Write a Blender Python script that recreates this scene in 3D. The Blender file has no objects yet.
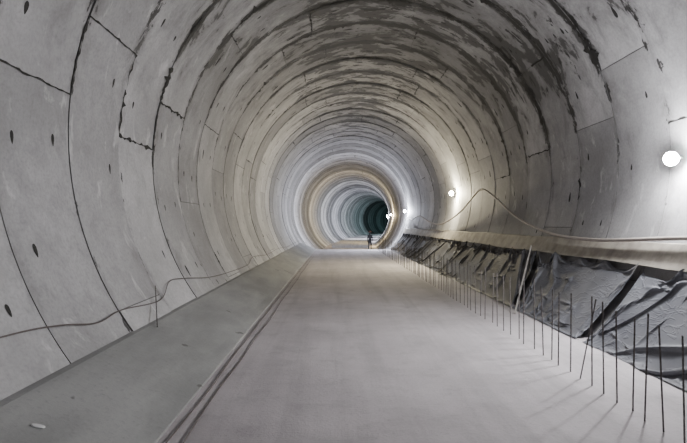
import bpy, bmesh, math, random
import numpy as np
from mathutils import Vector, Matrix, noise
random.seed(7)
R=4.5; CX=0.99; CZ=3.10; CAMZ=1.89
J0=5.08; RL=1.5
S0=J0-RL*11; NR=118
S1=S0+NR*RL
col=bpy.context.scene.collection

def frame(s):
    if s<=30: return Vector((0,s,0)),Vector((1,0,0)),Vector((0,1,0))
    K=420.0; t=(s-30)/K
    return Vector((K*(1-math.cos(t)),30+K*math.sin(t),0)),Vector((math.cos(t),-math.sin(t),0)),Vector((math.sin(t),math.cos(t),0))
def P(s,x,z):
    o,r,f=frame(s); return o+r*x+Vector((0,0,z))
def wallp(s,a,r):
    return P(s,CX+r*math.cos(a),CZ+r*math.sin(a))
def wall_x(z,side=1,off=0.0):
    d=z-CZ; rr=R-off
    return CX+side*math.sqrt(max(rr*rr-d*d,0))

# ---------- materials ----------
class NT:
    def __init__(s,name):
        s.m=bpy.data.materials.new(name); s.m.use_nodes=True
        s.t=s.m.node_tree; s.b=s.t.nodes['Principled BSDF']
    def n(s,k,**kw):
        nd=s.t.nodes.new(k)
        for a,v in kw.items(): setattr(nd,a,v)
        return nd
    def l(s,a,b): s.t.links.new(a,b)
    def math(s,op,a,b=None,c=None,clamp=False):
        nd=s.n('ShaderNodeMath',operation=op); nd.use_clamp=clamp
        for i,v in enumerate((a,b,c)):
            if v is None: continue
            if isinstance(v,(int,float)): nd.inputs[i].default_value=v
            else: s.l(v,nd.inputs[i])
        return nd.outputs[0]
    def smooth(s,v,a,b,o0=0,o1=1):
        nd=s.n('ShaderNodeMapRange',interpolation_type='SMOOTHSTEP')
        s.l(v,nd.inputs[0]); nd.inputs[1].default_value=a; nd.inputs[2].default_value=b
        nd.inputs[3].default_value=o0; nd.inputs[4].default_value=o1
        return nd.outputs[0]
    def noise(s,vec,scale,detail=4,rough=.55,dist=0):
        nd=s.n('ShaderNodeTexNoise'); s.l(vec,nd.inputs['Vector'])
        nd.inputs['Scale'].default_value=scale; nd.inputs['Detail'].default_value=detail
        nd.inputs['Roughness'].default_value=rough; nd.inputs['Distortion'].default_value=dist
        return nd.outputs[0]
    def scalev(s,vec,sc):
        nd=s.n('ShaderNodeVectorMath',operation='MULTIPLY'); s.l(vec,nd.inputs[0]); nd.inputs[1].default_value=sc
        return nd.outputs[0]
    def mix(s,f,a,b,mode='MIX'):
        nd=s.n('ShaderNodeMix',data_type='RGBA',blend_type=mode)
        if isinstance(f,(int,float)): nd.inputs[0].default_value=f
        else: s.l(f,nd.inputs[0])
        for i,v in ((6,a),(7,b)):
            if isinstance(v,tuple): nd.inputs[i].default_value=(*v,1) if len(v)==3 else v
            else: s.l(v,nd.inputs[i])
        return nd.outputs[2]
    def bump(s,h,st,dist=.02):
        nd=s.n('ShaderNodeBump'); nd.inputs['Strength'].default_value=st; nd.inputs['Distance'].default_value=dist
        s.l(h,nd.inputs['Height']); s.l(nd.outputs[0],s.b.inputs['Normal'])

def simple(name,colr,rough=.6,metal=0,var=.25,scale=8):
    q=NT(name); tc=q.n('ShaderNodeTexCoord')
    n=q.noise(tc.outputs['Object'],scale,4)
    f=q.smooth(n,.3,.7)
    c=q.mix(f,tuple(v*(1-var) for v in colr),tuple(min(1,v*(1+var)) for v in colr))
    q.l(c,q.b.inputs['Base Color']); q.b.inputs['Roughness'].default_value=rough; q.b.inputs['Metallic'].default_value=metal
    return q.m

def mat_lining():
    q=NT('segment_concrete')
    uv=q.n('ShaderNodeUVMap'); uv.uv_map='UVMap'; V=uv.outputs[0]
    at=q.n('ShaderNodeAttribute',attribute_name='dirt_shade')
    sp=q.n('ShaderNodeSeparateColor'); q.l(at.outputs['Color'],sp.inputs[0])
    dirt_shade,shade=sp.outputs[0],sp.outputs[1]
    sx=q.n('ShaderNodeSeparateXYZ'); q.l(V,sx.inputs[0])
    v=sx.outputs[1]
    f=q.math('FRACT',q.math('DIVIDE',q.math('SUBTRACT',v,J0-RL*20),RL))
    e=q.math('MINIMUM',f,q.math('SUBTRACT',1.0,f))
    edge=q.smooth(e,0,.18,1,0)
    big=q.noise(V,.55,5,.6)
    med=q.noise(V,2.2,6,.65,.4)
    fine=q.noise(V,22,5,.7)
    st=q.noise(q.scalev(V,(.9,1.7,1)),1.0,9,.68,.4)
    st2=q.noise(q.scalev(V,(1.8,4.0,1)),1.0,7,.66,.3)
    c=q.mix(q.smooth(big,.3,.7),(.365,.363,.372),(.56,.557,.572))
    c=q.mix(q.smooth(med,.38,.70,0,.5),c,(.26,.256,.26))
    c=q.mix(q.smooth(fine,.4,.75,0,.42),c,(.21,.206,.208))
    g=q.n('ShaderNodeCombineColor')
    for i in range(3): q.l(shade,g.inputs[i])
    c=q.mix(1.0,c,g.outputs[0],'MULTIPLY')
    m=q.math('ADD',q.math('ADD',st,q.math('MULTIPLY',edge,.11)),q.math('MULTIPLY',dirt_shade,.25))
    grime_shade=q.smooth(m,.55,.80,0,.62)  # soft crown grime, strengthened to paint in extra shade overhead
    m1=q.smooth(m,.745,.79,0,.80)
    m2a=q.math('ADD',q.math('ADD',st2,q.math('MULTIPLY',edge,.18)),q.math('MULTIPLY',dirt_shade,.19))
    m2=q.smooth(m2a,.765,.80,0,.92)
    ef=q.smooth(q.noise(q.scalev(V,(.8,1.6,1)),1.3,6,.7,.6),.58,.68,0,.6)
    c=q.mix(ef,c,(.62,.615,.625))
    c=q.mix(grime_shade,c,(.14,.137,.137))
    c=q.mix(m1,c,(.042,.041,.041))
    c=q.mix(m2,c,(.016,.015,.015))
    q.l(c,q.b.inputs['Base Color'])
    q.b.inputs['Roughness'].default_value=.72
    h=q.math('ADD',q.math('MULTIPLY',med,.6),q.math('MULTIPLY',fine,.25))
    q.bump(h,.45,.02)
    return q.m
def mat_floor():
    q=NT('dusty_floor_concrete'); tc=q.n('ShaderNodeTexCoord'); V=tc.outputs['Object']
    big=q.noise(V,.5,5,.6); med=q.noise(V,1.8,7,.66); fine=q.noise(V,30,4,.7)
    tr=q.noise(q.scalev(V,(2.0,.10,1)),1.0,5,.6,.3)
    c=q.mix(q.smooth(big,.3,.7),(.42,.39,.405),(.54,.505,.523))
    c=q.mix(q.smooth(tr,.42,.66,0,.55),c,(.33,.307,.318))
    c=q.mix(q.smooth(med,.48,.72,0,.5),c,(.29,.27,.278))
    c=q.mix(q.smooth(fine,.5,.75,0,.32),c,(.22,.206,.212))
    q.l(c,q.b.inputs['Base Color']); q.b.inputs['Roughness'].default_value=.85
    q.bump(q.math('ADD',q.math('MULTIPLY',med,.8),q.math('MULTIPLY',fine,.25)),.6,.028)
    return q.m
def mat_bank():
    q=NT('trowelled_bank_concrete'); tc=q.n('ShaderNodeTexCoord'); V=tc.outputs['Object']
    big=q.noise(q.scalev(V,(1,.35,1)),1.1,5,.6); fine=q.noise(V,18,5,.7)
    c=q.mix(q.smooth(big,.35,.68),(.22,.224,.222),(.33,.333,.33))
    c=q.mix(q.smooth(fine,.5,.75,0,.4),c,(.16,.162,.16))
    sp=q.smooth(q.noise(V,2.3,3,.5),.69,.72,0,.75)
    c=q.mix(sp,c,(.07,.066,.064))
    q.l(c,q.b.inputs['Base Color']); q.b.inputs['Roughness'].default_value=.65
    q.bump(fine,.25,.02); return q.m
def mat_tarp(name,a,b):
    q=NT(name); tc=q.n('ShaderNodeTexCoord'); V=tc.outputs['Object']
    n=q.noise(V,1.2,3,.5); f=q.noise(V,14,5,.7)
    c=q.mix(q.smooth(n,.35,.65),a,b)
    c=q.mix(q.smooth(f,.5,.8,0,.25),c,(.25,.25,.255))
    q.l(c,q.b.inputs['Base Color']); q.b.inputs['Roughness'].default_value=.62
    q.b.inputs['Specular IOR Level'].default_value=.38
    r=q.noise(q.scalev(V,(1.5,1.0,3.0)),2.2,3,.5,.8)
    rr=q.math('ABSOLUTE',q.math('SUBTRACT',r,.5))
    q.bump(q.smooth(rr,0,.05,1,0),.3,.02)
    return q.m
M_LIN=mat_lining(); M_FLOOR=mat_floor(); M_BANK=mat_bank()
M_GROOVE=simple('joint_groove',(.15,.147,.145),.9)
M_DARK=simple('sealant_stain_pocket_shade',(.02,.019,.018),.85)  # sealant stains, and the painted shade of bolt pockets
M_TARP=mat_tarp('grey_membrane',(.11,.114,.13),(.165,.17,.188))
M_TARP2=mat_tarp('dark_membrane',(.055,.056,.061),(.095,.095,.10))
M_PALE=simple('pale_strip',(.31,.285,.245),.7,0,.28,3)
M_STEEL=simple('rusty_rebar',(.13,.117,.113),.8,.1,.4,30)
M_HOSE=simple('beige_hose',(.36,.32,.295),.5,0,.1)
M_CABLE=simple('dark_cable',(.10,.08,.075),.6,0,.1)
M_HOUS=simple('lamp_housing',(.65,.65,.65),.5,.1,.1)
M_WOOD=simple('batten_wood',(.42,.40,.37),.7,0,.2,6)
M_BAND_SCRAP=simple('pale_light_band_and_scrap',(.62,.62,.63),.8,0,.1,4)  # pale tone of the added light band slabs, also the mortar scrap
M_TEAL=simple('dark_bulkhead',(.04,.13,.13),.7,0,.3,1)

def mk(name,verts,faces,mats,mi=None,smooth=None,uvs=None,cols=None):
    me=bpy.data.meshes.new(name); me.from_pydata(verts,[],faces)
    for m in mats: me.materials.append(m)
    if mi: me.polygons.foreach_set('material_index',mi)
    if smooth is not None:
        me.polygons.foreach_set('use_smooth',smooth if isinstance(smooth,list) else [smooth]*len(faces))
    if uvs:
        ul=me.uv_layers.new(name='UVMap')
        vi=[0]*len(me.loops); me.loops.foreach_get('vertex_index',vi)
        flat=[]
        for i in vi: flat+=uvs[i]
        ul.data.foreach_set('uv',flat)
    if cols:
        ca=me.color_attributes.new('dirt_shade','FLOAT_COLOR','POINT')
        flat=[]
        for c in cols: flat+=[c[0],c[1],0,1]
        ca.data.foreach_set('color',flat)
    me.update()
    ob=bpy.data.objects.new(name,me); col.objects.link(ob); return ob
def tag(ob,label,cat,group=None,kind=None):
    ob['label']=label; ob['category']=cat
    if group: ob['group']=group
    if kind: ob['kind']=kind

# ---------- tunnel lining ----------
class Buf:
    def __init__(s): s.v=[];s.f=[];s.mi=[];s.sm=[];s.uv=[];s.c=[]
    def quadgrid(s,ss,aa,rad,mi,sm,dirt_shade,shade):
        b=len(s.v); n=len(aa)
        for si in ss:
            for a in aa:
                s.v.append(wallp(si,a,rad)); s.uv.append([a*R,si]); s.c.append((dirt_shade(a,si),shade))
        for i in range(len(ss)-1):
            for j in range(n-1):
                s.f.append((b+i*n+j,b+i*n+j+1,b+(i+1)*n+j+1,b+(i+1)*n+j)); s.mi.append(mi); s.sm.append(sm)
bufs={'wall_right':Buf(),'ceiling':Buf(),'wall_left':Buf()}
A0=math.radians(-62);A1=math.radians(242)
AC0=math.radians(45);AC1=math.radians(135)
def dirt_shade_f(a,s):
    d=math.degrees(a)
    up=math.exp(-((d-90)/48.0)**2)
    zone=.46+.70*math.exp(-((s-15)/8.0)**2)+.45*math.exp(-((s-27)/8.0)**2)
    v=up*zone
    v+=.90*math.exp(-((d-32)/20.0)**2)*math.exp(-((s-12.5)/4.0)**2)
    v+=.50*math.exp(-((d-145)/14.0)**2)*math.exp(-((s-9)/5)**2)
    return min(v,1.08)
BV=.0065; GD=.024
SEG=math.radians(360/7)
seginfo=[]; joints={}; rads={}
OFFS=[9,18,5,22,12,34,8,20,3,15]
for k in range(NR):
    sa=S0+k*RL; sb=sa+RL
    off=math.radians(OFFS[k%10]+random.uniform(-1.5,1.5))
    lip=random.uniform(-.013,.013)
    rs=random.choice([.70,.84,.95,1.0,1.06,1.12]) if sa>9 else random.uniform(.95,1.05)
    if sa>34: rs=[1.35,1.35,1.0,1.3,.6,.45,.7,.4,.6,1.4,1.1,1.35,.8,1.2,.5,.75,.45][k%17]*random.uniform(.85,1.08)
    a=off-3*SEG; joints[k]=[]; rads[k]=R+lip
    while a<A1:
        lo=max(a,A0);hi=min(a+SEG,A1)
        if hi-lo>.05:
            cuts=[lo]+[c for c in (AC0,AC1) if lo+.01<c<hi-.01]+[hi]
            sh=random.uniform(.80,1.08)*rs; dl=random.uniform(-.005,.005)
            rr=R+lip+dl
            b=BV/R
            if lo>A0+.01: joints[k].append(lo)
            seginfo.append((sa,sb,lo,hi,rr,k))
            for ci in range(len(cuts)-1):
                x0,x1=cuts[ci],cuts[ci+1]
                nm='wall_right' if (x0+x1)/2<AC0 else ('ceiling' if (x0+x1)/2<AC1 else 'wall_left')
                B=bufs[nm]
                y0=x0+(b if ci==0 else 0); y1=x1-(b if ci==len(cuts)-2 else 0)
                n=max(2,int((y1-y0)/math.radians(3))+1)
                aa=[y0+(y1-y0)*i/n for i in range(n+1)]
                B.quadgrid([sa+BV,(sa+sb)/2,sb-BV],aa,rr,0,True,dirt_shade_f,sh)
                def edge(s_in,s_out):
                    base=len(B.v); m=len(aa)
                    for aj in aa:
                        for (ss,r_) in ((s_in,rr),(s_in,R+GD),(s_out,R+GD)):
                            B.v.append(wallp(ss,aj,r_));B.uv.append([aj*R,ss]);B.c.append((dirt_shade_f(aj,ss),sh))
                    for j in range(m-1):
                        for q in (0,1):
                            B.f.append((base+j*3+q,base+j*3+q+1,base+(j+1)*3+q+1,base+(j+1)*3+q));B.mi.append(1);B.sm.append(False)
                edge(sa+BV,sa);edge(sb-BV,sb)
                for (cond,ain,aout) in ((ci==0,y0,x0),(ci==len(cuts)-2,y1,x1)):
                    if not cond: continue
                    base=len(B.v)
                    for ss in (sa,sb):
                        for (a_,r_) in ((ain,rr),(ain,R+GD),(aout,R+GD)):
                            B.v.append(wallp(ss,a_,r_));B.uv.append([a_*R,ss]);B.c.append((0,1))
                    for q in (0,1):
                        B.f.append((base+q,base+q+1,base+3+q+1,base+3+q));B.mi.append(1);B.sm.append(False)
        a+=SEG
def bufof(a): return bufs['wall_right'] if a<AC0 else (bufs['ceiling'] if a<AC1 else bufs['wall_left'])
def pocket(s,a,lc,ls,rr):  # flat dark patch painting the shade inside a bolt recess
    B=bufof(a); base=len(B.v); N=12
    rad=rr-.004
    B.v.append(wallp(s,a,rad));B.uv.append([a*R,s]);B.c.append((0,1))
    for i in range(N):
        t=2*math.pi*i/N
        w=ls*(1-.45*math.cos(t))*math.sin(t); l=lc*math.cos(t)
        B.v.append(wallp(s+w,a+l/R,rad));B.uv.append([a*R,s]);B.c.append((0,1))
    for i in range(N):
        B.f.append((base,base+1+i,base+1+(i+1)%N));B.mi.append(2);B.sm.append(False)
def ribbon(pts,ws,rad):
    a=pts[0][1];B=bufof(a);base=len(B.v)
    for i,(s,a) in enumerate(pts):
        p0=pts[max(i-1,0)];p1=pts[min(i+1,len(pts)-1)]
        ds=p1[0]-p0[0];da=(p1[1]-p0[1])*R
        L=math.hypot(ds,da) or 1; ns,na=-da/L,ds/L
        wl,wr=ws[i]
        for w in (wl,-wr):
            B.v.append(wallp(s+ns*w,a+na*w/R,rad));B.uv.append([a*R,s]);B.c.append((0,1))
    for i in range(len(pts)-1):
        B.f.append((base+2*i,base+2*i+1,base+2*i+3,base+2*i+2));B.mi.append(2);B.sm.append(False)
rng=random.Random(21)
def jag(amp,i,k,q,lo=.3,mn=.003):
    return max(0,amp*(lo+2.0*noise.noise(Vector((i*.6,k*1.37,q)))))+mn
def circ(sa,a0,a1,amp,k,q,rr,taper=True,wob=0.0):
    n=max(4,int(abs(a1-a0)*R/.06))
    pts=[(sa+wob*noise.noise(Vector((i*.45,k*2.1,q)))*math.sin(math.pi*i/n),a0+(a1-a0)*i/n) for i in range(n+1)]
    ws=[tuple(jag(amp,i,k,q+z)*(math.sin(math.pi*(i+.3)/(n+.6))**.5 if taper else 1) for z in (0,9)) for i in range(n+1)]
    ribbon(pts,ws,rr-.006)
def longi(sa,sb,a,amp,k,q,rr,wob=0.0):
    n=max(4,int(abs(sb-sa)/.07))
    pts=[(sa+(sb-sa)*i/n,a+wob/R*noise.noise(Vector((i*.4,k*1.7,q)))*math.sin(math.pi*i/n)) for i in range(n+1)]
    ws=[(jag(amp,i,k,q),jag(amp,i,k,q+5)) for i in range(n+1)]
    ribbon(pts,ws,rr-.008)
for (sa,sb,lo,hi,rr,k) in seginfo:
    if sa<-3 or sa>75: continue
    m=(lo+hi)/2
    for fa in (.17,.5,.83):
        for fs in ((.26,.74) if sa<30 else (.5,)):
            if rng.random()<.58:
                big_=rng.random()<.15
                pocket(sa+fs*RL+rng.uniform(-.05,.05),lo+(hi-lo)*fa+rng.uniform(-.02,.02),rng.uniform(.055,.09)+(.06 if big_ else 0),rng.uniform(.023,.034)+(.014 if big_ else 0),rr)
    d=dirt_shade_f(m,sa)
    for rep in range(4):
        if rng.random()<.02+.8*d:
            st=rng.uniform(0,.85); ln=rng.uniform(.04,.22)
            a0=lo+(hi-lo)*st; a1=min(hi,a0+(hi-lo)*ln)
            circ(sa+.01,a0,a1,rng.uniform(.05,.20),k,lo*5+rep,rr)
for k in range(NR-1):
    sa=S0+k*RL
    if sa<-3 or sa>60: continue
    for a in joints[k]:
        nxt=min(joints[k+1],key=lambda b:abs(b-a)); d=dirt_shade_f(a,sa+.7); dg=math.degrees(a)
        forced=(150<dg<178 and 4.5<sa<13) or (0<dg<30 and 6<sa<7.5)
        p=.04+.85*d
        if forced or rng.random()<p:
            longi(sa,sa+RL*(1 if forced else rng.uniform(.4,1)),a,rng.uniform(.012,.045),k,a,rads[k]-.003,.03)
        if (forced and dg>100) or rng.random()<p:
            if abs(nxt-a)<math.radians(28): circ(sa+RL,a,nxt,rng.uniform(.02,.06),k,a+3,min(rads[k],rads[k+1])-.003,False,.03)
labs={'wall_right':'curved precast concrete tunnel lining carrying the work lights','ceiling':'stained arched crown of precast concrete tunnel rings','wall_left':'pale grey curved precast concrete tunnel lining with bolt pockets'}
for nm,B in bufs.items():
    ob=mk(nm,B.v,B.f,[M_LIN,M_GROOVE,M_DARK],B.mi,B.sm,B.uv,B.c)
    tag(ob,labs[nm],'tunnel wall' if nm!='ceiling' else 'tunnel ceiling',kind='structure')

# ---------- sweeps ----------
def sweep(name,prof,s0,s1,step,mat,cap=True,smooth=False,jit=None):
    n=max(1,int(round((s1-s0)/step))); v=[];f=[];m=len(prof)
    for i in range(n+1):
        s=s0+(s1-s0)*i/n
        for j,(x,z) in enumerate(prof):
            dx,dz=jit(s,x,z,j) if jit else (0,0)
            v.append(P(s,x+dx,z+dz))
    for i in range(n):
        for j in range(m):
            j2=(j+1)%m
            f.append((i*m+j,i*m+j2,(i+1)*m+j2,(i+1)*m+j))
    if cap: f.append(tuple(range(m)));f.append(tuple(n*m+j for j in reversed(range(m))))
    return mk(name,v,f,[mat],smooth=smooth)
FE=37.0
xl=wall_x(0,-1,.0)+.02;xr=wall_x(0,1,.0)-.02
nx=40
top=[(xl+(xr-xl)*i/nx,0.0) for i in range(nx+1)]
prof=top+[(xr-.5,-.42),(xl+.5,-.42)]
fl=sweep('floor',prof,S0+.1,FE,.25,M_FLOOR,jit=lambda s,x,z,j:(0,(.012*noise.noise(Vector((x*1.3,s*.9,0)))) if z==0 else 0))
tag(fl,'dusty light grey concrete tunnel floor slab','floor',kind='structure')
zl=-.52
xa=wall_x(zl,-1)+.02;xb=wall_x(zl,1)-.02
fl2=sweep('floor.001',[(xa,zl),(xb,zl),(xb-.4,zl-.3),(xa+.4,zl-.3)],FE-.02,S1-.2,2,M_FLOOR)
tag(fl2,'lower concrete tunnel invert beyond the slab edge','floor',kind='structure')
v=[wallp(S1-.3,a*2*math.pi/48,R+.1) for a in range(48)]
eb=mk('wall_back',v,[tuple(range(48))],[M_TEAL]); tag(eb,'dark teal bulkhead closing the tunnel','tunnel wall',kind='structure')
v=[wallp(S0+.2,a*2*math.pi/48,R+.1) for a in range(48)]
eb=mk('wall_front',v,[tuple(range(48))],[M_BANK]); tag(eb,'plain concrete tunnel end wall','tunnel wall',kind='structure')
zb=.47; xb0=wall_x(zb,-1,.01)
prof=[(-1.53,-.03),(-1.56,.012),(-1.72,.08),(-2.0,.215),(-2.5,.435),(xb0+.06,.475),(xb0-.03,.48),(wall_x(.1,-1,.01),.1),(-2.2,-.02)]
bk=sweep('trim_1',prof,S0+.15,FE,.5,M_BANK,jit=lambda s,x,z,j:((.008*noise.noise(Vector((s*.8,j,0)))),.006*noise.noise(Vector((s*.9,j,5)))) if j in(2,3,4) else (0,0))
tag(bk,'smooth sloping grey concrete kerb along the tunnel wall','concrete kerb',kind='structure')
def stripx(z,o): return wall_x(z,1,o)
z1,z2=CAMZ-.31,CAMZ-.67
prof=[(stripx(z1,.02),z1+.01),(stripx(z1,.12),z1),(stripx(z2,.16),z2),(stripx(z2,.02),z2-.01)]
ps=sweep('trim_2',prof,S0+.15,36.9,.2,M_PALE,jit=lambda s,x,z,j:(0,.03*noise.noise(Vector((s*.5,j*.3,2)))+.008*noise.noise(Vector((s*2.5,j,2)))))
tag(ps,'beige strip fixed along the tunnel wall above the membrane','wall strip',kind='structure')

# ---------- membranes: small position-based cloth solver ----------
def cloth(name,s0,s1,mat,seed,label,slack=1.07,drop=1.14,foot=3.93,shift=.45,topz=CAMZ-.62,pin=.85,steps=150,e0=0,e1=0,bk_=.10,xo=0):
    rs=np.random.RandomState(seed)
    L=s1-s0; h=.045; nu=int(L/h)+1; xt=wall_x(topz,1,.17+xo)
    W=math.hypot(xt-foot,topz); nv=int(W*drop/h)+1
    U,T=np.meshgrid(np.linspace(0,1,nu),np.linspace(0,1,nv),indexing='ij')
    p=np.zeros((nu,nv,3))
    lo=s0-e0*T; hi=s1-e1*T
    p[...,0]=lo+U*(hi-lo); p[...,1]=xt+(foot-xt)*T; p[...,2]=topz*(1-T)+.02*T
    env=np.sin(np.pi*U)**.35
    p[...,0]+=shift*T*env
    bump=np.zeros((nu,nv))
    for _ in range(14):
        a,b=rs.uniform(-7,7)*L/3,rs.uniform(-7,7); bump+=np.sin(a*U+b*T+rs.uniform(0,6))*.006
    p[...,1]-=bump+.02*T*(1-T)*4; p[...,2]+=bump*.7
    hu=(L+(e0-e1)/2)*slack/(nu-1); hv=W*drop/(nv-1)
    w=np.ones((nu,nv))
    np_=max(2,int(L/pin)); idx=np.unique(np.round(np.linspace(0,nu-1,np_+1)+np.r_[0,rs.uniform(-3,3,np_-1),0]).astype(int))
    w[idx,0]=0; w[:,-1]=0
    hem=np.array([.06*noise.noise(Vector((s0+L*i/(nu-1),seed,0))) for i in range(nu)])
    p[:,-1,1]+=hem
    prev=p.copy()
    def con(A,B,rest,k):
        pa=p[A];pb=p[B];wa=w[A];wb=w[B]
        d=pb-pa; l=np.sqrt((d*d).sum(-1))+1e-9; ws=wa+wb+1e-9
        c=(k*(l-rest)/l/ws)[...,None]*d
        p[A]=pa+c*wa[...,None]; p[B]=pb-c*wb[...,None]
    sl=np.s_
    cons=[]
    for o in (0,1):
        e=(nu-1-o)//2
        cons.append((sl[o:o+2*e:2,:],sl[o+1:o+1+2*e:2,:],hu,1.0))
        e=(nv-1-o)//2
        cons.append((sl[:,o:o+2*e:2],sl[:,o+1:o+1+2*e:2],hv,1.0))
    dg=math.hypot(hu,hv)
    for o in (0,1):
        e=(nu-1-o)//2
        cons.append((sl[o:o+2*e:2,:-1],sl[o+1:o+1+2*e:2,1:],dg,.25))
        cons.append((sl[o:o+2*e:2,1:],sl[o+1:o+1+2*e:2,:-1],dg,.25))
    def bend(k):
        q=p.copy()
        m=(q[:-2,1:-1]+q[2:,1:-1]+q[1:-1,:-2]+q[1:-1,2:])/4
        p[1:-1,1:-1]+=k*(m-q[1:-1,1:-1])*w[1:-1,1:-1,None]
    g=-9.8*(1/60)**2
    for it in range(steps):
        vel=(p-prev)*.94; prev=p.copy()
        p=p+vel*w[...,None]; p[...,2]+=g*w
        for _ in range(7):
            for A,B,r_,k_ in cons: con(A,B,r_,k_)
        bend(bk_)
        free=w>0
        p[...,2]=np.where(free,np.maximum(p[...,2],.012),p[...,2])
        lim=CX+np.sqrt(np.maximum((R-.09)**2-(p[...,2]-CZ)**2,0))
        p[...,1]=np.where(free,np.minimum(p[...,1],lim),p[...,1])
        t=np.clip((xt-p[...,1])/(xt-foot),0,1)
        base=topz*(1-t)**1.25*.90-.03
        p[...,2]=np.where(free,np.maximum(p[...,2],base),p[...,2])
        p[...,0]=np.clip(p[...,0],lo,hi)
    v=[P(*[float(c) for c in q]) for q in p.reshape(-1,3)]
    f=[(i*nv+j,i*nv+j+1,(i+1)*nv+j+1,(i+1)*nv+j) for i in range(nu-1) for j in range(nv-1)]
    ob=mk(name,v,f,[mat],smooth=True); ob.modifiers.new('Sub','SUBSURF').levels=1; ob.modifiers['Sub'].render_levels=1
    tag(ob,label,'membrane sheet',group='membrane sheets along the tunnel side'); return ob
cloth('membrane_sheet',1.6,7.9,M_TARP,1,'creased grey plastic membrane draped from the beige strip',shift=.6)
cloth('membrane_sheet',7.9,12.0,M_TARP,2,'creased grey plastic membrane with a slanting free edge',slack=1.09,e1=1.0)
cloth('membrane_sheet',12.02,19.42,M_TARP2,3,'dark creased membrane hanging behind the starter bars',slack=1.12,drop=1.17,e0=.98)
cloth('membrane_sheet',19.42,29.82,M_TARP2,4,'dark creased membrane hanging behind the starter bars',slack=1.12,drop=1.18)
cloth('membrane_sheet',29.82,36.9,M_TARP2,5,'dark creased membrane near the slab edge',slack=1.1)

# ---------- tubes as meshes ----------
def cr(pts,t):
    n=len(pts)-1; x=t*n; i=min(int(x),n-1); u=x-i
    p0=pts[max(i-1,0)];p1=pts[i];p2=pts[i+1];p3=pts[min(i+2,n)]
    return .5*((2*p1)+(p2-p0)*u+(2*p0-5*p1+4*p2-p3)*u*u+(3*p1-p0-3*p2+p3)*u**3)
def tube(name,pts,r,mat,label,cat,group=None,fit=None):
    n=(len(pts)-1)*7; c=[cr(pts,i/n) for i in range(n+1)]
    v=[];f=[];N=10
    for i,p in enumerate(c):
        d=(c[min(i+1,n)]-c[max(i-1,0)]).normalized()
        a=d.cross(Vector((0,0,1))).normalized();b=a.cross(d)
        for j in range(N):
            t=2*math.pi*j/N; v.append(p+a*r*math.cos(t)+b*r*math.sin(t))
    for i in range(n):
        for j in range(N): f.append((i*N+j,i*N+(j+1)%N,(i+1)*N+(j+1)%N,(i+1)*N+j))
    f.append(tuple(range(N)));f.append(tuple(n*N+j for j in reversed(range(N))))
    ob=mk(name,v,f,[mat],smooth=True); tag(ob,label,cat,group); return ob
def wallcurve(lst,side,off):
    return [P(s,wall_x(CAMZ+h,side,off),CAMZ+h) for s,h in lst]
tube('hose',wallcurve([(3,-.04),(5.5,-.14),(7.45,-.22),(9.15,-.30),(10.5,-.29),(11.6,-.22),(13,-.02),(14.5,.30),(16.3,.86),(17.5,1.2),(18.2,1.24),(19,1.05),(21,.45),(24,0.0),(27,.1),(31,.5),(34,.3),(36.5,.5)],1,.22),.034,M_HOSE,'beige hose looped along the tunnel wall','hose')
L1=[(2,-.94),(4.3,-.98),(5.2,-1.05),(5.9,-1.16),(6.6,-1.13),(7.9,-1.2),(8.7,-1.0),(9.5,-1.03),(11,-1.17),(13,-1.24),(15.5,-1.26),(17,-1.12),(20,-1.22),(24,-1.18),(28,-1.26),(36,-1.22)]
tube('cable',wallcurve(L1,-1,.03),.008,M_CABLE,'thin brownish cable strung along the lower tunnel wall','cable')
for x0,sd in ((-1.45,1),(-1.31,2)):
    pts=[Vector((x0+.05*noise.noise(Vector((s*.45,sd,0))),s,.018)) for s in [1+.8*i for i in range(36)]]
    tube('cable',pts,.0065,M_CABLE,'thin brownish cable lying on the floor beside the kerb','cable','cables on the floor')

def bar(name,a,b,w,t,mat):
    a=Vector(a);b=Vector(b);d=(b-a);L=d.length
    bm=bmesh.new(); bmesh.ops.create_cube(bm,size=1)
    for vv in bm.verts: vv.co=Vector((vv.co.x*w,vv.co.y*t,(vv.co.z+.5)*L))
    bmesh.ops.bevel(bm,geom=bm.edges[:],offset=min(w,t)*.15,segments=2,affect='EDGES')
    me=bpy.data.meshes.new(name);bm.to_mesh(me);bm.free();me.materials.append(mat)
    ob=bpy.data.objects.new(name,me);ob.rotation_euler=d.to_track_quat('Z','Y').to_euler();ob.location=a;col.objects.link(ob);return ob
o=bar('wooden_batten',(3.74,10.35,.02),(4.72,11.95,1.36),.03,.03,M_WOOD);tag(o,'pale timber batten leaning against the membrane','timber batten')
for i,ss in enumerate((50,54,59,65,72)):  # pale slabs added in place of bright light bands across the far floor
    a=P(ss,-.9,zl+.04);b=P(ss,2.9,zl+.04)
    o=bar('light_band_slab',a,b,.08,.6,M_BAND_SCRAP);tag(o,'added pale slab standing for a light band across the lower tunnel floor','added light band',group='added light bands on the lower floor')
bm=bmesh.new();bmesh.ops.create_icosphere(bm,subdivisions=2,radius=1)
for vv in bm.verts:
    k=1+.25*noise.noise(vv.co*2); vv.co=Vector((vv.co.x*.055*k,vv.co.y*.03*k,vv.co.z*.012*k))
me=bpy.data.meshes.new('mortar_scrap');bm.to_mesh(me);bm.free();me.materials.append(M_BAND_SCRAP)
o=bpy.data.objects.new('mortar_scrap',me);col.objects.link(o);o.location=(-2.28,3.85,.343);o.rotation_euler=(0,.42,.5)
tag(o,'small white scrap of mortar on the kerb','mortar scrap')

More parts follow.
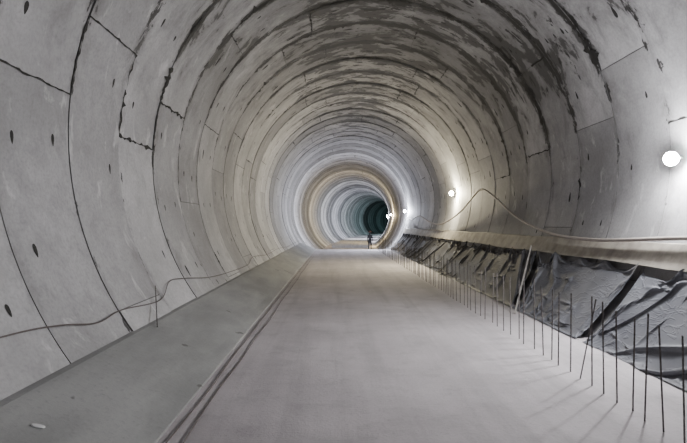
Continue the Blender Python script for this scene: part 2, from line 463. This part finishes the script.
# ---------- rebars ----------
def rebar_mesh(L=1.03,r=.0078):
    bm=bmesh.new(); rings=[];N=8;K=86
    for i in range(K+1):
        z=L*i/K; rr=r*(1.18 if i%2 else .92)
        rings.append([bm.verts.new((rr*math.cos(2*math.pi*j/N),rr*math.sin(2*math.pi*j/N),z+.004*math.sin(2*math.pi*j/N))) for j in range(N)])
    for i in range(K):
        for j in range(N): bm.faces.new((rings[i][j],rings[i][(j+1)%N],rings[i+1][(j+1)%N],rings[i+1][j]))
    bm.faces.new(rings[-1]);bm.faces.new(list(reversed(rings[0])))
    me=bpy.data.meshes.new('starter_bar');bm.to_mesh(me);bm.free();me.materials.append(M_STEEL);return me
rm=rebar_mesh(); s=4.22;i=0
while s<35.5:
    ob=bpy.data.objects.new('starter_bar',rm);col.objects.link(ob)
    x=2.98+random.uniform(-.03,.03)
    ob.location=P(s,x,-.03); ob.scale=(1,1,random.uniform(.93,1.05))
    ob.rotation_euler=(random.uniform(-.03,.03),random.uniform(-.035,.02),random.uniform(0,6))
    lab='upright rusty steel starter bar set in the floor slab'
    if i==7: ob.rotation_euler=(0,.2,0); lab='leaning rusty steel starter bar set in the floor slab'
    tag(ob,lab,'steel bar',group='row of starter bars along the slab')
    s+=(.26 if s<7 else .34)+random.uniform(-.03,.03);i+=1
o=bar('steel_pin',P(7.0,-2.50,.45),P(8.0,wall_x(.90,-1,.04),.90),.014,.014,M_STEEL);tag(o,'short steel pin leaning on the kerb against the wall','steel bar')

# ---------- lamps ----------
def emis(name,c,st):
    m=bpy.data.materials.new(name);m.use_nodes=True;b=m.node_tree.nodes['Principled BSDF']
    b.inputs['Base Color'].default_value=(.8,.8,.8,1)
    b.inputs['Emission Color'].default_value=(*c,1);b.inputs['Emission Strength'].default_value=st;return m
def disc(name,prof,mat,N=28):
    v=[];f=[];n=len(prof)
    for (r,y) in prof:
        for j in range(N):
            t=2*math.pi*j/N; v.append((r*math.cos(t),y,r*math.sin(t)))
    for i in range(n-1):
        for j in range(N): f.append((i*N+j,i*N+(j+1)%N,(i+1)*N+(j+1)%N,(i+1)*N+j))
    f.append(tuple(range(N)));f.append(tuple((n-1)*N+j for j in reversed(range(N))))
    me=bpy.data.meshes.new(name);me.from_pydata(v,[],f);me.materials.append(mat)
    me.polygons.foreach_set('use_smooth',[True]*len(f));return me
def lamp(s,h,c,power,strength,label,halo=.22,off=.40,down=.55):
    z=CAMZ+h
    p=P(s,wall_x(z,1,.19),z)
    e=bpy.data.objects.new('work_light',None);e.empty_display_size=.2;col.objects.link(e);e.location=p
    o_,r,f=frame(s)
    d=(-r*.75-f*.6+Vector((0,0,-.12))).normalized()
    e.rotation_euler=(-d).to_track_quat('Y','Z').to_euler()
    e.scale=(.72,.72,.72)
    tag(e,label,'work light',group='work lights on the tunnel wall')
    def ch(name,me,loc):
        ob=bpy.data.objects.new(name,me);col.objects.link(ob);ob.parent=e;ob.location=loc;return ob
    ch('housing',disc('housing',[(.05,.09),(.09,.07),(.13,.0),(.14,-.03),(.14,-.045),(.13,-.045)],M_HOUS),(0,0,0))
    ch('lens',disc('lens',[(.145,-.03),(.155,-.06),(.14,-.10),(.10,-.14),(.05,-.16),(.01,-.165)],emis('lens_glow',c,strength)),(0,0,0))
    bm=bmesh.new()
    for (x0,x1,z0,z1,y0,y1) in ((-.165,-.15,-.02,.02,-.02,.16),(.15,.165,-.02,.02,-.02,.16),(-.165,.165,-.02,.02,.145,.16)):
        r_=bmesh.ops.create_cube(bm,size=1)
        for v in r_['verts']: v.co=Vector(((x0+x1)/2+v.co.x*(x1-x0),(y0+y1)/2+v.co.y*(y1-y0),(z0+z1)/2+v.co.z*(z1-z0)))
    me=bpy.data.meshes.new('bracket');bm.to_mesh(me);bm.free();me.materials.append(M_HOUS);ch('bracket',me,(0,0,0))
    L=bpy.data.lights.new('bulb','POINT');L.energy=power*halo;L.color=c;L.shadow_soft_size=.06
    lo=bpy.data.objects.new('bulb',L);col.objects.link(lo);lo.parent=e;lo.location=(0,-off,0)
    L=bpy.data.lights.new('beam','SPOT');L.energy=power;L.color=c;L.shadow_soft_size=.4;L.spot_size=math.radians(156);L.spot_blend=1.0
    lo=bpy.data.objects.new('beam',L);col.objects.link(lo);lo.parent=e;lo.location=(0,-.70,0)
    wd=(-r*1.0-f*.12+Vector((0,0,-down))).normalized()
    loc=e.rotation_euler.to_matrix().inverted()@wd
    lo.rotation_euler=loc.to_track_quat('-Z','Y').to_euler()
CO=(.84,.88,1)
Lp='glaring white floodlight bracketed to the tunnel wall'
lamp(-5.0,1.1,(.99,.985,1),1700,60,Lp,.02,down=.45)
lamp(7.75,1.03,(.99,.985,1),760,300,Lp,.46,.26)
lamp(22.6,1.40,(1,.89,.62),950,300,'warm yellowish floodlight bracketed to the tunnel wall',.66,.26)
lamp(38.7,1.0,CO,3200,260,Lp,.32,.28,.8)
lamp(54,1.0,(1,.79,.44),1500,240,'warm yellowish floodlight bracketed to the tunnel wall',.35,.28)
lamp(69,1.1,(.92,.95,1),2500,150,Lp)
lamp(84,1.1,CO,2600,120,Lp)
lamp(99,1.1,(.80,.93,1),1800,100,Lp)
lamp(115,1.1,(.60,.88,.93),800,60,Lp)
lamp(134,1.1,(.35,.72,.74),110,3,'added dim teal light tinting the far end of the tunnel')  # added to turn the dark far end teal, no known lamp here
lamp(150,1.1,(.35,.72,.74),260,3,'added dim teal light tinting the far end of the tunnel')  # second added teal light for the far end

# ---------- person ----------
def person(s,x,z):
    root=bpy.data.objects.new('person',None);col.objects.link(root);root.location=P(s,x,z);root.rotation_euler=(0,0,.4)
    tag(root,'standing person in dark work clothes with a hard hat','person')
    V=[(0,0,.93,.14),(0,0,1.12,.13),(0,0,1.35,.155),(0,0,1.47,.065),(0,-.01,1.56,.06),(0,-.015,1.66,.095),
       (.19,0,1.40,.06),(.25,.02,1.12,.045),(.24,-.07,.88,.035),(.24,-.09,.80,.03),
       (-.19,0,1.40,.06),(-.25,.02,1.12,.045),(-.24,-.07,.88,.035),(-.24,-.09,.80,.03),
       (.10,0,.86,.095),(.11,-.02,.48,.065),(.12,.02,.09,.045),(.13,-.14,.04,.035),
       (-.10,0,.86,.095),(-.12,-.03,.48,.065),(-.14,.02,.09,.045),(-.15,-.14,.04,.035)]
    E=[(0,1),(1,2),(2,3),(3,4),(4,5),(2,6),(6,7),(7,8),(8,9),(2,10),(10,11),(11,12),(12,13),(0,14),(14,15),(15,16),(16,17),(0,18),(18,19),(19,20),(20,21)]
    me=bpy.data.meshes.new('body');me.from_pydata([v[:3] for v in V],E,[])
    me.materials.append(simple('dark_workwear',(.010,.010,.012),.9))
    b=bpy.data.objects.new('body',me);col.objects.link(b);b.parent=root
    sk=b.modifiers.new('Skin','SKIN');sv=me.skin_vertices[0].data
    for i,v in enumerate(V): sv[i].radius=(v[3],v[3]*.85)
    sv[0].use_root=True
    b.modifiers.new('Sub','SUBSURF').levels=2;b.modifiers['Sub'].render_levels=2
    bm=bmesh.new();bmesh.ops.create_uvsphere(bm,u_segments=20,v_segments=12,radius=.13)
    for v in bm.verts:
        v.co.z=v.co.z*.95 if v.co.z>0 else v.co.z*.1
        if v.co.z<=.01: v.co.x*=1.12; v.co.y*=1.2
    m2=bpy.data.meshes.new('hard_hat');bm.to_mesh(m2);bm.free();m2.materials.append(simple('helmet_plastic',(.08,.03,.02),.5))
    hh=bpy.data.objects.new('hard_hat',m2);col.objects.link(hh);hh.parent=root;hh.location=(0,-.015,1.70)
person(43.5,2.95-.2,zl)

# ---------- world & camera ----------
w=bpy.data.worlds.new('World');bpy.context.scene.world=w;w.use_nodes=True
w.node_tree.nodes['Background'].inputs[0].default_value=(.01,.01,.012,1);w.node_tree.nodes['Background'].inputs[1].default_value=.3
cam=bpy.data.cameras.new('Camera');co=bpy.data.objects.new('Camera',cam);col.objects.link(co)
cam.sensor_width=36;cam.lens=497/687*36;cam.clip_end=400;cam.clip_start=.05
co.location=(0,0,CAMZ)
yaw=math.atan(7.5/497);pitch=math.atan(2.5/497)
co.rotation_euler=(math.pi/2+pitch,0,-yaw)
bpy.context.scene.camera=co
